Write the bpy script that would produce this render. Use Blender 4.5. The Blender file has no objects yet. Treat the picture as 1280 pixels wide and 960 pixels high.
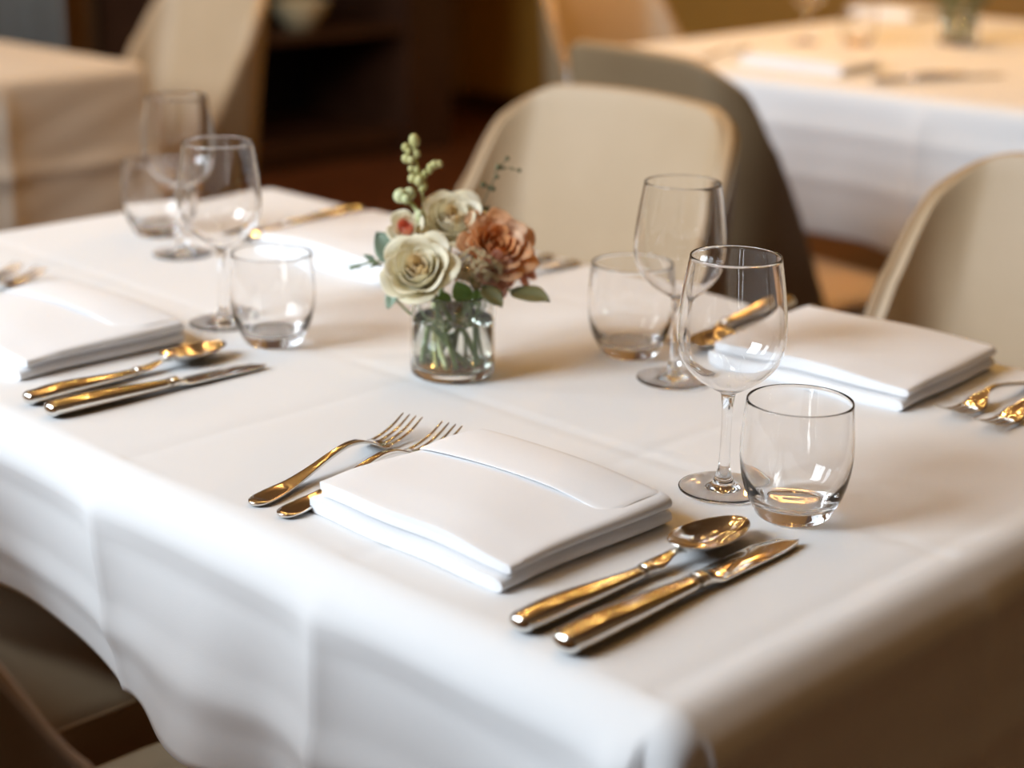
import bpy, math, random
from math import sin, cos, pi, radians, hypot, atan2, exp, sqrt
from mathutils import Vector, Matrix
S = bpy.context.scene
COL = S.collection
random.seed(7)

# ------------------------------------------------------------------ camera, world, light, exposure
CZ, FPX = 1.2124, 2183.95
RIGHT = Vector((0.714657, 0.69925203, 0.01766291))
DOWN = Vector((0.22515226, -0.20605807, -0.9522849))
FWD = Vector((-0.66224756, 0.68453391, -0.30469902))
cd = bpy.data.cameras.new('camera')
cam = bpy.data.objects.new('camera', cd); COL.objects.link(cam)
M = Matrix.Identity(4)
for i in range(3):
    M[i][0] = RIGHT[i]; M[i][1] = -DOWN[i]; M[i][2] = -FWD[i]
M[2][3] = CZ
cam.matrix_world = M
cd.sensor_width = 36; cd.lens = FPX / 1280 * 36
cd.dof.use_dof = True; cd.dof.focus_distance = 1.27; cd.dof.aperture_fstop = 3.3
cd.clip_start = .02
S.camera = cam

vs = S.view_settings
vs.view_transform = 'Standard'; vs.look = 'None'; vs.gamma = 1; vs.use_curve_mapping = False
vs.exposure = -0.14
cy = S.cycles
cy.max_bounces = 14; cy.transmission_bounces = 14; cy.glossy_bounces = 6; cy.diffuse_bounces = 4
cy.transparent_max_bounces = 12
cy.caustics_refractive = True; cy.caustics_reflective = False
cy.blur_glossy = 0.3; cy.sample_clamp_indirect = 50
cy.use_denoising = True

W = bpy.data.worlds.new('world'); S.world = W; W.use_nodes = True
W.node_tree.nodes['Background'].inputs[0].default_value = (.75, .86, 1, 1)
W.node_tree.nodes['Background'].inputs[1].default_value = .5

def area(name, loc, rot, sx, sy, power, col):
    l = bpy.data.lights.new(name, 'AREA'); l.shape = 'RECTANGLE'; l.size = sx; l.size_y = sy
    l.energy = power; l.color = col
    o = bpy.data.objects.new(name, l); o.location = loc; o.rotation_euler = rot; COL.objects.link(o)
    return o
# daylight standing in the main window behind-left of the camera and in an added second one (they face +Y)
area('daylight', (-2.05, -1.54, 2.6), (radians(90), 0, 0), 1.5, 1.9, 192, (.79, .90, 1))
area('daylight', (-4.25, -1.54, 2.6), (radians(90), 0, 0), 1.1, 1.9, 95, (.79, .90, 1))  # second window's light, added to brighten the chairs on the left
# bulb strength used by the lamps' builders below
BULB = 250.0; BULB_COL = (1, .55, .16)

# ------------------------------------------------------------------ helpers
def pix(px, py, d):
    """world point at camera depth d on the sight line through (px,py)"""
    x = (px - 640) / FPX * d; y = (py - 480) / FPX * d
    return Vector((0, 0, CZ)) + RIGHT * x + DOWN * y + FWD * d

def link(o): COL.objects.link(o); return o
def mesh(name, V, F, mat, parent=None, smooth=True, mods=None, uv=None):
    me = bpy.data.meshes.new(name); me.from_pydata([tuple(v) for v in V], [], F); me.update()
    if smooth:
        for p in me.polygons: p.use_smooth = True
    if mat: me.materials.append(mat)
    o = link(bpy.data.objects.new(name, me))
    if parent: o.parent = parent
    for m, kw in (mods or []):
        md = o.modifiers.new(m.lower(), m)
        for k, v in kw.items(): setattr(md, k, v)
    return o
def tag(o, label=None, cat=None, group=None, kind=None):
    for k, v in (('label', label), ('category', cat), ('group', group), ('kind', kind)):
        if v: o[k] = v
    return o
def empty(name, loc=(0, 0, 0), rz=0):
    o = bpy.data.objects.new(name, None); o.location = loc; o.rotation_euler.z = rz
    o.empty_display_size = .02
    return link(o)
def copy_tree(o, parent=None):
    c = o.copy(); COL.objects.link(c); c.parent = parent
    for ch in list(o.children): copy_tree(ch, c)
    return c
def join(parts):
    V, F = [], []
    for v, f in parts:
        n = len(V); V += list(v); F += [tuple(i + n for i in q) for q in f]
    return V, F
def box(x0, y0, z0, x1, y1, z1):
    V = [(x, y, z) for z in (z0, z1) for y in (y0, y1) for x in (x0, x1)]
    return V, [(0, 2, 3, 1), (4, 5, 7, 6), (0, 1, 5, 4), (2, 6, 7, 3), (0, 4, 6, 2), (1, 3, 7, 5)]
def loft(rings, closed_ring=True, cap0=True, cap1=True):
    n = len(rings[0]); V = [p for r in rings for p in r]; F = []
    for i in range(len(rings) - 1):
        for j in range(n if closed_ring else n - 1):
            a = i * n + j; b = i * n + (j + 1) % n
            F.append((a, b, b + n, a + n))
    if cap0: F.append(tuple(reversed(range(n))))
    if cap1: F.append(tuple(range((len(rings) - 1) * n, len(rings) * n)))
    return V, F
def lathe(prof, n=64, close=False):
    """prof list of (r,z); r==0 ends become poles"""
    V, F = [], []; idx = []
    for r, z in prof:
        if r < 1e-7: idx.append([len(V)] * n); V.append((0, 0, z))
        else:
            idx.append(list(range(len(V), len(V) + n)))
            V += [(r * cos(2 * pi * k / n), r * sin(2 * pi * k / n), z) for k in range(n)]
    m = len(prof)
    for i in range(m if close else m - 1):
        a = idx[i]; b = idx[(i + 1) % m]
        for k in range(n):
            q = [a[k], a[(k + 1) % n], b[(k + 1) % n], b[k]]
            w = []
            for t in q:
                if t not in w: w.append(t)
            if len(w) > 2: F.append(tuple(w))
    return V, F
def tube(pts, rad, n=8):
    pts = [Vector(p) for p in pts]; rings = []
    up = Vector((0, 0, 1))
    for i, p in enumerate(pts):
        d = (pts[min(i + 1, len(pts) - 1)] - pts[max(i - 1, 0)]).normalized()
        a = d.cross(up)
        if a.length < .05: a = d.cross(Vector((1, 0, 0)))
        a.normalize(); b = d.cross(a)
        r = rad[i] if isinstance(rad, (list, tuple)) else rad
        rings.append([p + a * r * cos(2 * pi * k / n) + b * r * sin(2 * pi * k / n) for k in range(n)])
    return loft(rings)
def sphere(c, r, n=10, sq=(1, 1, 1)):
    pr = [(r * sin(pi * i / n), -r * cos(pi * i / n)) for i in range(n + 1)]
    pr[0] = (0, -r); pr[-1] = (0, r)
    V, F = lathe(pr, n * 2 if n < 8 else 16)
    return [(v[0] * sq[0] + c[0], v[1] * sq[1] + c[1], v[2] * sq[2] + c[2]) for v in V], F
def bez(pts, n=24):
    """catmull-rom through the points (any dimension)"""
    out = []; P = [pts[0]] + list(pts) + [pts[-1]]
    for i in range(1, len(P) - 2):
        for k in range(n):
            t = k / n
            out.append(tuple(.5 * (2 * b + (c - a) * t + (2 * a - 5 * b + 4 * c - d) * t * t + (3 * b - a - 3 * c + d) * t ** 3)
                             for a, b, c, d in zip(P[i - 1], P[i], P[i + 1], P[i + 2])))
    out.append(tuple(pts[-1])); return out
def interp(x, P):
    if x <= P[0][0]: return P[0][1]
    for (a, fa), (b, fb) in zip(P, P[1:]):
        if x <= b:
            t = (x - a) / (b - a); t = t * t * (3 - 2 * t); return fa + (fb - fa) * t
    return P[-1][1]
def ss(a, b, x):
    t = min(1, max(0, (x - a) / (b - a))); return t * t * (3 - 2 * t)

# ------------------------------------------------------------------ materials
def mat(name, col, rough=.6, metal=0, noise=None, bump=None, **kw):
    """noise=(scale, second colour, low, high)  bump=(scale, strength, distance)"""
    m = bpy.data.materials.new(name); m.use_nodes = True; nt = m.node_tree; b = nt.nodes['Principled BSDF']
    b.inputs['Base Color'].default_value = (*col, 1); b.inputs['Roughness'].default_value = rough
    b.inputs['Metallic'].default_value = metal
    for k, v in kw.items(): b.inputs[k.replace('_', ' ')].default_value = v
    tc = nt.nodes.new('ShaderNodeTexCoord')
    if noise:
        n = nt.nodes.new('ShaderNodeTexNoise'); n.inputs['Scale'].default_value = noise[0]; n.inputs['Detail'].default_value = 4
        r = nt.nodes.new('ShaderNodeValToRGB'); r.color_ramp.elements[0].position = noise[2]; r.color_ramp.elements[1].position = noise[3]
        r.color_ramp.elements[0].color = (*col, 1); r.color_ramp.elements[1].color = (*noise[1], 1)
        nt.links.new(tc.outputs['Object'], n.inputs['Vector']); nt.links.new(n.outputs['Fac'], r.inputs['Fac'])
        nt.links.new(r.outputs['Color'], b.inputs['Base Color'])
    if bump:
        n = nt.nodes.new('ShaderNodeTexNoise'); n.inputs['Scale'].default_value = bump[0]; n.inputs['Detail'].default_value = 3
        bp = nt.nodes.new('ShaderNodeBump'); bp.inputs['Strength'].default_value = bump[1]; bp.inputs['Distance'].default_value = bump[2]
        nt.links.new(tc.outputs['Object'], n.inputs['Vector']); nt.links.new(n.outputs['Fac'], bp.inputs['Height'])
        nt.links.new(bp.outputs['Normal'], b.inputs['Normal'])
    return m
def glass(name, col=(1, 1, 1), ior=1.45, rough=0):
    m = bpy.data.materials.new(name); m.use_nodes = True; nt = m.node_tree
    nt.nodes.remove(nt.nodes['Principled BSDF']); g = nt.nodes.new('ShaderNodeBsdfGlass')
    g.inputs['Color'].default_value = (*col, 1); g.inputs['IOR'].default_value = ior; g.inputs['Roughness'].default_value = rough
    nt.links.new(g.outputs[0], nt.nodes['Material Output'].inputs[0]); return m
def emit(name, col, s):
    m = bpy.data.materials.new(name); m.use_nodes = True; nt = m.node_tree
    nt.nodes.remove(nt.nodes['Principled BSDF']); e = nt.nodes.new('ShaderNodeEmission')
    e.inputs[0].default_value = (*col, 1); e.inputs[1].default_value = s
    nt.links.new(e.outputs[0], nt.nodes['Material Output'].inputs[0]); return m
def petal_mat(name, base, tip, scale=1):
    m = mat(name, base, .55, Subsurface_Weight=.0)
    nt = m.node_tree; b = nt.nodes['Principled BSDF']
    n = nt.nodes.new('ShaderNodeTexNoise'); n.inputs['Scale'].default_value = 45; n.inputs['Detail'].default_value = 2
    r = nt.nodes.new('ShaderNodeValToRGB'); r.color_ramp.elements[0].position = .35; r.color_ramp.elements[1].position = .65
    r.color_ramp.elements[0].color = (*base, 1); r.color_ramp.elements[1].color = (*tip, 1)
    tc = nt.nodes.new('ShaderNodeTexCoord')
    nt.links.new(tc.outputs['Object'], n.inputs['Vector']); nt.links.new(n.outputs['Fac'], r.inputs['Fac'])
    nt.links.new(r.outputs['Color'], b.inputs['Base Color'])
    tr = nt.nodes.new('ShaderNodeBsdfTranslucent'); mx = nt.nodes.new('ShaderNodeMixShader'); mx.inputs[0].default_value = .42
    nt.links.new(r.outputs['Color'], tr.inputs['Color'])
    nt.links.new(b.outputs[0], mx.inputs[1]); nt.links.new(tr.outputs[0], mx.inputs[2])
    nt.links.new(mx.outputs[0], nt.nodes['Material Output'].inputs[0])
    return m

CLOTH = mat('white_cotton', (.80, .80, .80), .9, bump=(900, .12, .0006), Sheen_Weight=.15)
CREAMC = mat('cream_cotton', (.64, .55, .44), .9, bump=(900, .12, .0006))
NAPKIN = mat('napkin_cotton', (.86, .86, .87), .9, bump=(1100, .15, .0006), Sheen_Weight=.15)
LEATHER = mat('beige_leather', (.50, .37, .235), .5, noise=(6, (.455, .33, .20), .3, .7), bump=(180, .12, .002))
SHELL = mat('brown_leather_shell', (.235, .165, .09), .5, noise=(5, (.19, .125, .065), .3, .7), bump=(180, .12, .002))
LEATHER_E = mat('tan_piping', (.42, .27, .14), .5)
WOOD = mat('dark_wood', (.045, .018, .008), .4, noise=(9, (.03, .011, .005), .3, .7))
AMBERW = mat('amber_wood', (.33, .17, .025), .5, noise=(3, (.27, .13, .02), .3, .7))
STEEL = mat('polished_steel', (.80, .77, .72), .13, 1)
BLADE = mat('blade_steel', (.78, .76, .72), .09, 1)
GLASS = glass('clear_glass'); VGLASS = glass('vase_glass', (.975, .98, .975), 1.45)
WATER = glass('water', (.97, .985, .96), 1.33)
FLOORM = mat('floor_wood', (.11, .035, .012), .35, noise=(4, (.07, .022, .008), .3, .7))
WALLM = mat('brown_wall', (.16, .085, .035), .8, noise=(2, (.13, .07, .03), .3, .7))
PALEW = mat('cream_wall', (.50, .40, .27), .8, noise=(2, (.46, .36, .24), .3, .7))
TANW = mat('tan_wall', (.27, .185, .10), .8, noise=(2, (.23, .155, .085), .3, .7))
CEILM = mat('wood_ceiling', (.30, .17, .07), .7, noise=(2, (.22, .12, .05), .3, .7))
BLACK = mat('black_interior', (.006, .005, .005), .5, noise=(5, (.004, .004, .004), .3, .7))
CURT = mat('grey_curtain', (.38, .40, .38), .9, bump=(300, .1, .001))

# ------------------------------------------------------------------ room shell
RX0, RX1, RY0, RY1, RZ = -5.6, 1.7, -1.5, 5.45, 3.8
def struct(name, V, F, m, **k): return tag(mesh(name, V, F, m, smooth=False, **k), kind='structure')
struct('floor', *box(RX0 - .1, RY0 - .1, -.1, RX1 + .1, RY1 + .1, 0), FLOORM)
struct('ceiling', *box(RX0 - .1, RY0 - .1, RZ, RX1 + .1, RY1 + .1, RZ + .1), CEILM)
struct('wall_left', *box(RX0 - .1, RY0, 0, RX0, RY1, RZ), WALLM)
struct('wall_right', *box(RX1, RY0, 0, RX1 + .1, RY1, RZ), TANW)
struct('wall_back', *box(RX0 - .1, RY1, 0, RX1 + .1, RY1 + .1, RZ), AMBERW)
wx = [(-4.85, -3.65), (-2.85, -1.25)]; wz0, wz1 = 1.6, 3.6  # first opening is the added window, second is the main one
fb = [box(RX0 - .1, RY0 - .1, 0, wx[0][0], RY0, RZ), box(wx[0][1], RY0 - .1, 0, wx[1][0], RY0, RZ), box(wx[1][1], RY0 - .1, 0, RX1 + .1, RY0, RZ)]
for a, b in wx: fb += [box(a, RY0 - .1, 0, b, RY0, wz0), box(a, RY0 - .1, wz1, b, RY0, RZ)]
struct('wall_front', *join(fb), PALEW)
WHITE = mat('white_frame', (.7, .7, .68), .5)
for i, (a, b) in enumerate(wx):
    t = .04
    P = [box(a, RY0 - .06, wz0, b, RY0 + .005, wz0 + t), box(a, RY0 - .06, wz1 - t, b, RY0 + .005, wz1), box(a, RY0 - .06, wz0, a + t, RY0 + .005, wz1),
         box(b - t, RY0 - .06, wz0, b, RY0 + .005, wz1), box((a + b) / 2 - .02, RY0 - .035, wz0, (a + b) / 2 + .02, RY0 + .005, wz1)]
    struct('window_%d' % (i + 1), *join(P), WHITE)
struct('baseboard_back', *box(RX0, RY1 - .02, 0, RX1, RY1, .09), WOOD)
struct('baseboard_left', *box(RX0, RY0, 0, RX0 + .02, RY1, .09), WOOD)

# ------------------------------------------------------------------ tables and cloths
def axis(a, b, h, R=.02):
    L = []
    def seg(p, q, st):
        n = max(1, int(round((q - p) / st)))
        return [p + (q - p) * i / n for i in range(n)]
    L += seg(a - h, a - .035, .006) + seg(a - .035, a + .004, .0035) + seg(a + .004, b - .004, .0065) + seg(b - .004, b + .035, .0035) + seg(b + .035, b + h, .006)
    return L + [b + h]
def drape(name, x0, x1, y0, y1, h, flare, m, ucre, vcre, hcre, R=.026, top=.75, rz=0, seed=0, corner=.42):
    """flare(side, s) outward swing of the hem of that side at world coordinate s; side in 'F' -Y, 'K' +Y, 'L' -X, 'R' +X"""
    x0 += R * .6; y0 += R * .6; x1 -= R * .6; y1 -= R * .6; h += R * .6
    U, Vv = axis(x0, x1, h), axis(y0, y1, h); rnd = random.Random(seed)
    ph = [rnd.uniform(0, 6.28) for _ in range(8)]
    def ridge(d, w): return max(0, 1 - abs(d) / w)
    V = []
    for v in Vv:
        for u in U:
            a = u - x1 if u > x1 else (u - x0 if u < x0 else 0)
            b = v - y1 if v > y1 else (v - y0 if v < y0 else 0)
            cx, cyy = min(max(u, x0), x1), min(max(v, y0), y1)
            r = hypot(a, b)
            if r < 1e-9:
                z = top
                for c in ucre: z -= .0013 * ridge(u - c, .008)
                for c in vcre: z -= .0013 * ridge(v - c, .008)
                z += .0005 * sin(u * 23 + ph[0] + 2 * sin(v * 11)) * sin(v * 19 + ph[1])
                V.append((u, v, z)); continue
            dx, dy = a / r, b / r
            th = atan2(abs(b), abs(a))      # 0 = X side, pi/2 = Y side
            sx = 'R' if a > 0 else 'L'; sy = 'K' if b > 0 else 'F'
            t = min(1.5, r / h)
            if a == 0: o = flare(sy, u)
            elif b == 0: o = flare(sx, v)
            else:
                k = th / (pi / 2)
                oa, ob = flare(sx, cyy), flare(sy, cx)
                # one rounded fold swings out over the corner, hollows beside it
                o = oa * (1 - k) + ob * k + h * corner * (sin(pi * k) ** 2) - .018 * sin(2 * pi * k) ** 2
            # rounded lip, then straight hang tilted by the flare
            if r < R * pi / 2:
                off, dz = R * sin(r / R), R * (1 - cos(r / R))
            else: off, dz = R, R + (r - R * pi / 2)
            tt = ss(0, 1, min(1, max(0, t - .08)) * .5) * 2      # eases in
            o_t = o * tt
            # vertical pressed creases on the skirts
            e = ss(.02, .08, r)
            if a == 0:
                for c in ucre: o_t += .0075 * e * exp(-abs(u - c) / .022) * (1 - .2 * t) * 1.9
                o_t += .003 * e * sin(u * 31 + ph[2]) * t
            if b == 0:
                for c in vcre: o_t += .006 * e * exp(-abs(v - c) / .022) * (1 - .2 * t) * 1.7
                o_t += .003 * e * sin(v * 29 + ph[3]) * t
            if a == 0 or b == 0:
                for c in hcre: o_t += .0055 * ridge(r - c, .024)
            o_t += .0007 * sin(u * 31 + v * 27 + r * 40 + ph[4]) * e
            dzz = dz * (1 - .5 * min(.5, abs(o) / h) ** 2)
            if a and b: dzz = dz * .93
            V.append((cx + dx * (off + o_t), cyy + dy * (off + o_t), top - dzz))
    n = len(U); F = [(j * n + i, j * n + i + 1, (j + 1) * n + i + 1, (j + 1) * n + i) for j in range(len(Vv) - 1) for i in range(n - 1)]
    if rz:
        c, s = cos(rz), sin(rz); V = [(x0 + (x - x0) * c - (y - y0) * s, y0 + (x - x0) * s + (y - y0) * c, z) for x, y, z in V]
    return mesh(name, V, F, m, mods=[('SOLIDIFY', dict(thickness=.0012, offset=-1))])
def table(x0, x1, y0, y1, label, top=.745, rz=0):
    t = empty('dining_table', (x0, y0, 0), rz); w, d = x1 - x0, y1 - y0; g = .024
    mesh('tabletop', *box(g, g, top - .03, w - g, d - g, top), WOOD, t, smooth=False)
    for a in (.1, w - .1):
        for b in (.09, d - .09):
            mesh('leg', *loft([[(a + sx * q, b + sy * q, z) for sx, sy in ((-1, -1), (1, -1), (1, 1), (-1, 1))] for z, q in ((0, .022), (top - .03, .032))]), WOOD, t, smooth=False)
    return tag(t, label, 'table')

X0, X1, Y0, Y1 = -1.826, -.525, .676, 1.422
def fl_main(side, s):
    if side == 'F': return interp(s, [(-1.9, .03), (-1.65, -.005), (-1.5, -.01), (-1.27, -.050), (-1.085, -.026), (-.945, .030), (-.87, -.010), (-.80, .004), (-.70, -.01), (-.56, .03)])
    if side == 'R': return interp(s, [(.68, .02), (.80, -.008), (.985, .006), (1.2, -.01), (1.42, .02)])
    if side == 'K': return interp(s, [(-1.9, .02), (-1.4, -.01), (-1.1, .02), (-.8, -.01), (-.5, .02)])
    return interp(s, [(.68, .02), (1.0, -.01), (1.42, .02)])
table(X0, X1, Y0, Y1, 'nearest dining table, hidden under the white tablecloth with the flowers on it')
tag(drape('tablecloth', X0, X1, Y0, Y1, .19, fl_main, CLOTH, [-1.333, -1.073, -.813, -.553, -1.593], [.985, 1.285], [.047, .148]),
    'white pressed tablecloth on the nearest table, with the flower vase on it', 'tablecloth', kind=None)
def fl_gen(a):
    def f(side, s): return .012 + a * sin(s * 7.0 + (1.2 if side in 'FK' else .3))
    return f
T2 = (-2.56, -1.15, 2.81, 4.25)
table(*T2, 'dining table at the upper right, under a white cloth', rz=radians(2))
tag(drape('tablecloth', *T2, .30, lambda sd, s: (interp(s, [(-2.7, -.02), (-2.2, -.01), (-1.85, -.045), (-1.66, .035), (-1.4, .0), (-1.1, .03)]) if sd == 'F' else .01 + .015 * sin(s * 8)), CLOTH, [-2.2, -1.7], [3.3, 3.8], [.1, .2], rz=radians(2), seed=3, corner=.05),
    'white tablecloth on the table at the upper right, glowing under a warm lamp', 'tablecloth')
T3 = (-4.25, -2.93, 1.22, 1.93)
table(*T3, 'dining table at the upper left, under a white cloth', rz=radians(3))
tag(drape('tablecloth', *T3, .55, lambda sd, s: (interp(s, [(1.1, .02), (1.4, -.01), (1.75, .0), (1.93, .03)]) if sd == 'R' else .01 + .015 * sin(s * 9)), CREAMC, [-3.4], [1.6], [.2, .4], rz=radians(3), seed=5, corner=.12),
    'pale tablecloth hanging in brown shade on the table at the upper left', 'tablecloth')

# ------------------------------------------------------------------ chairs
def make_chair():
    """stands at its seat centre on the floor and faces +Y; back at y=-.24"""
    t = empty('dining_chair'); w, yb, yf = .225, -.235, -.03; zs, zt = .36, .865
    rc = .07
    # plan curve from centre back to the wing front
    cl = []
    bow = .035
    for i in range(15): x = (w - rc) * i / 14; cl.append((x, yb - 0 + bow * (x / w) ** 2 * 0))
    for i in range(1, 15):
        a = pi / 2 * i / 14; cl.append((w - rc + rc * sin(a), yb + rc - rc * cos(a)))
    for i in range(1, 11): cl.append((w, yb + rc + (yf - yb - rc) * i / 10))
    L = [0]
    for p, q in zip(cl, cl[1:]): L.append(L[-1] + hypot(q[0] - p[0], q[1] - p[1]))
    n = 22; rows = []
    full = [(-x, y, l) for (x, y), l in reversed(list(zip(cl, L)))][:-1] + [(x, y, l) for (x, y), l in zip(cl, L)]
    LT = L[-1]; lb = L[14]
    rings = []
    for x, y, l in full:
        cr = .097
        if l <= lb + rc * pi / 2:
            q = max(0, (l - lb) / (rc * pi / 2)); dx = max(0, abs(x) - (w - cr))
            H = zt - .010 * (x / w) ** 2 - (cr - sqrt(max(0, cr * cr - dx * dx))) * .92 - .05 * ss(.55, 1.0, q)
        else:
            q = (l - lb - rc * pi / 2) / (LT - lb - rc * pi / 2)
            H = zt - .157 - (zt - .157 - .39) * (.72 * q + .28 * ss(0, 1, q))
        col = []
        for j in range(n + 1):
            f = j / n; z = zs + (H - zs) * f
            g = (z - zs) / (zt - zs)
            # the back leans and opens a little with height
            sc = 1 + .0 * g; lean = -.055 * g * max(0, 1 - (y - yb) / .30)
            squeeze = 1 - .035 * g * g
            belly = .012 * sin(pi * g) * (1 if y < yb + .05 else 0) * cos(min(1, abs(x) / w) * pi / 2)
            col.append((x * squeeze, y + lean + .03 * (1 - min(1, abs(x) / w) ** 2) * -1 * g + belly, z))
        rings.append(col)
    V, F = loft(rings, closed_ring=False, cap0=False, cap1=False)
    mesh('backrest', V, F, LEATHER, t, mods=[('SOLIDIFY', dict(thickness=.017, offset=1)), ('BEVEL', dict(width=.008, segments=4, limit_method='ANGLE', angle_limit=radians(50)))])
    mesh('outer_shell', V, F, SHELL, t, mods=[('SOLIDIFY', dict(thickness=.010, offset=-1)), ('BEVEL', dict(width=.004, segments=3, limit_method='ANGLE', angle_limit=radians(50)))])
    # rim piping
    rim = [r[-1] for r in rings]
    V, F = tube([(x, y, z + .001) for x, y, z in rim], .0045, 6); mesh('piping', V, F, LEATHER_E, t)
    def plan(sc, off=0):
        P = []
        for k in range(48):
            a = 2 * pi * k / 48; e = .36
            c_, s_ = cos(a), sin(a)
            P.append((abs(c_) ** e * (1 if c_ > 0 else -1) * .212 * sc, .012 + abs(s_) ** e * (1 if s_ > 0 else -1) * .228 * sc))
        return P
    rg = [[(x, y, z) for x, y in plan(s)] for z, s in ((.340, .93), (.345, .985), (.37, 1.0), (.415, 1.0), (.424, .992), (.430, .972), (.434, .92), (.437, .75), (.438, .4))]
    seat = mesh('seat', *loft(rg), LEATHER, t)
    V, F = tube([(x * 1.0, y * 1.0, .424) for x, y in plan(1.0)] + [(*plan(1.0)[0], .424)], .0032, 6); mesh('piping', V, F, LEATHER_E, seat)
    for sx in (-1, 1):
        for sy in (-1, 1):
            mesh('leg', *tube([(sx * .16, sy * .15 + .01, .36), (sx * .20, sy * .19 + .01, 0.0)], [.019, .011], 12), WOOD, t)
    return t
chair0 = make_chair()
used = []
def place_chair(x, y, rz, label):
    o = chair0 if not used else copy_tree(chair0)
    used.append(1); o.location = (x, y, 0); o.rotation_euler.z = radians(rz)
    return tag(o, label, 'chair', 'beige upholstered dining chairs')
place_chair(-1.545, 1.52, 180, 'beige rounded-back chair behind the flower vase, across the nearest table')
place_chair(-.84, 1.52, 180, 'beige rounded-back chair at the right edge, behind the folded napkin')
place_chair(-1.835, 2.52, -8, 'beige chair seen from its shaded back, directly behind the chair beyond the flowers')
place_chair(-3.29, 2.12, 176, 'tall beige chair back at the upper left, beyond the corner of the far left table')
place_chair(-2.60, 3.25, -90, 'chair at the left end of the upper right table, only its lit edge showing')
place_chair(-1.48, .70, 0, 'near-side chair at the lower left, its beige seat showing under the cloth hem')
place_chair(-.975, .642, 0, 'near-side chair cut by the bottom edge, a bit of back rim and seat front showing')
place_chair(-2.2, 4.42, 180, 'chair on the far side of the upper right table, at the top of the frame')

# ------------------------------------------------------------------ napkins
def make_napkin(w, d, seed, flap=True):
    """folded cloth, two folded pads; fold edges run along Y at +X; origin at the centre on the table"""
    rnd = random.Random(seed); t = empty('folded_napkin')
    th = .0060
    def layer_path(z0, z1, xl, xr, rr):
        """out along z0 to xr, round, back along z1 to xl"""
        P = []; n = 14
        for i in range(n + 1): P.append((xl + (xr - rr - xl) * i / n, z0))
        zc, rz = (z0 + z1) / 2, (z1 - z0) / 2
        for i in range(1, 10): a = -pi / 2 + pi * i / 10; P.append((xr - rr + rr * cos(a), zc + rz * sin(a)))
        for i in range(n + 1): P.append((xr - rr - (xr - rr - xl) * i / n, z1))
        return P
    def pad(name, z0, z1, xl, xr, ya, yb, bulge, m=None, droop=0):
        P = layer_path(z0 + th / 2, z1 - th / 2, xl, xr, (z1 - z0) / 2 * 1.0)
        N = 26; V = []
        for j in range(N + 1):
            f = j / N; y = ya + (yb - ya) * f
            for x, z in P:
                k = (x - xl) / (xr - xl); q = (z - z0) / (z1 - z0)
                zz = z + bulge * q * sin(pi * min(1, max(0, k))) ** .7 * (.55 + .45 * sin(pi * f) ** .6)
                zz -= droop * q * q * ss(.66, 1.0, k) * (1 - .75 * f) + .0025 * q * ss(.25, 0, f)
                zz += .0008 * sin(9 * k + 5 * f + seed) * q
                xx = x + .0012 * sin(7 * f + 3 * q + seed) - .002 * (1 - f) * q
                V.append((xx, y + .0010 * sin(11 * k + seed), zz))
        n = len(P); F = [(j * n + i, (j + 1) * n + i, (j + 1) * n + i + 1, j * n + i + 1) for j in range(N) for i in range(n - 1)]
        return mesh(name, V, F, NAPKIN, t, mods=[('SOLIDIFY', dict(thickness=th * .97, offset=0)), ('BEVEL', dict(width=.0017, segments=3, limit_method='ANGLE', angle_limit=radians(50)))])
    h = .0115
    pad('lower_fold', .0004, h, -w / 2, w / 2, -d / 2, d / 2, 0)
    pad('upper_fold', h + .0002, 2 * h - .0005, -w / 2 + .003, w / 2 + .001, -d / 2 + .007, d / 2 - .002, .0055, droop=.0055)
    if not flap: return t
    # loose flap across the far third, its edge making the line on top
    V = []; nx, ny = 30, 10
    for j in range(ny + 1):
        for i in range(nx + 1):
            k = i / nx; f = j / ny
            ys = d * (.10 + .05 * k)
            y = ys + (d / 2 - .0025 - ys) * f; x = -w / 2 + .0035 + (w - .009) * k
            z = 2 * h + .0005 + .0055 * sin(pi * k) ** .7 * (.55 + .45 * sin(pi * (y / d + .5)) ** .6) - .0055 * ss(.66, 1, k) * (1 - .75 * (y / d + .5)) - .0002 + .0022 * sin(pi * f) * (1 - .3 * k)
            V.append((x, y, z))
    F = [(j * (nx + 1) + i, j * (nx + 1) + i + 1, (j + 1) * (nx + 1) + i + 1, (j + 1) * (nx + 1) + i) for j in range(ny) for i in range(nx)]
    mesh('top_flap', V, F, NAPKIN, t, mods=[('SOLIDIFY', dict(thickness=.0010, offset=0)), ('BEVEL', dict(width=.0004, segments=2, limit_method='ANGLE', angle_limit=radians(50)))])
    return t
TZ = .7507
def napkin(x0, x1, y0, y1, rz, label, seed):
    t = make_napkin(x1 - x0, y1 - y0, seed, seed in (1, 2)); t.location = ((x0 + x1) / 2, (y0 + y1) / 2, TZ); t.rotation_euler.z = radians(rz)
    return tag(t, label, 'napkin', 'folded white napkins')
napkin(-.893, -.706, .722, .890, 0, 'folded white napkin in the nearest place setting, between forks and spoon', 1)
napkin(-1.495, -1.295, .731, .902, 0, 'folded white napkin at the left edge of the nearest table, beside spoon and knife', 2)
napkin(-.931, -.735, 1.215, 1.385, 4, 'folded white napkin at the right of the far side, in front of the right-hand chair', 3)
napkin(-1.545, -1.335, 1.178, 1.352, 0, 'folded white napkin behind the left glasses, partly hidden by the flowers', 4)
napkin(-2.20, -1.96, 2.93, 3.08, 2, 'folded white napkin at the front edge of the upper right table', 5)
napkin(-2.66, -2.46, 3.98, 4.14, 2, 'blurred white napkin far back on the upper right table', 6)
napkin(-3.62, -3.38, 1.60, 1.80, 3, 'blurred cream napkin on the far left table', 7)

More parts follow.
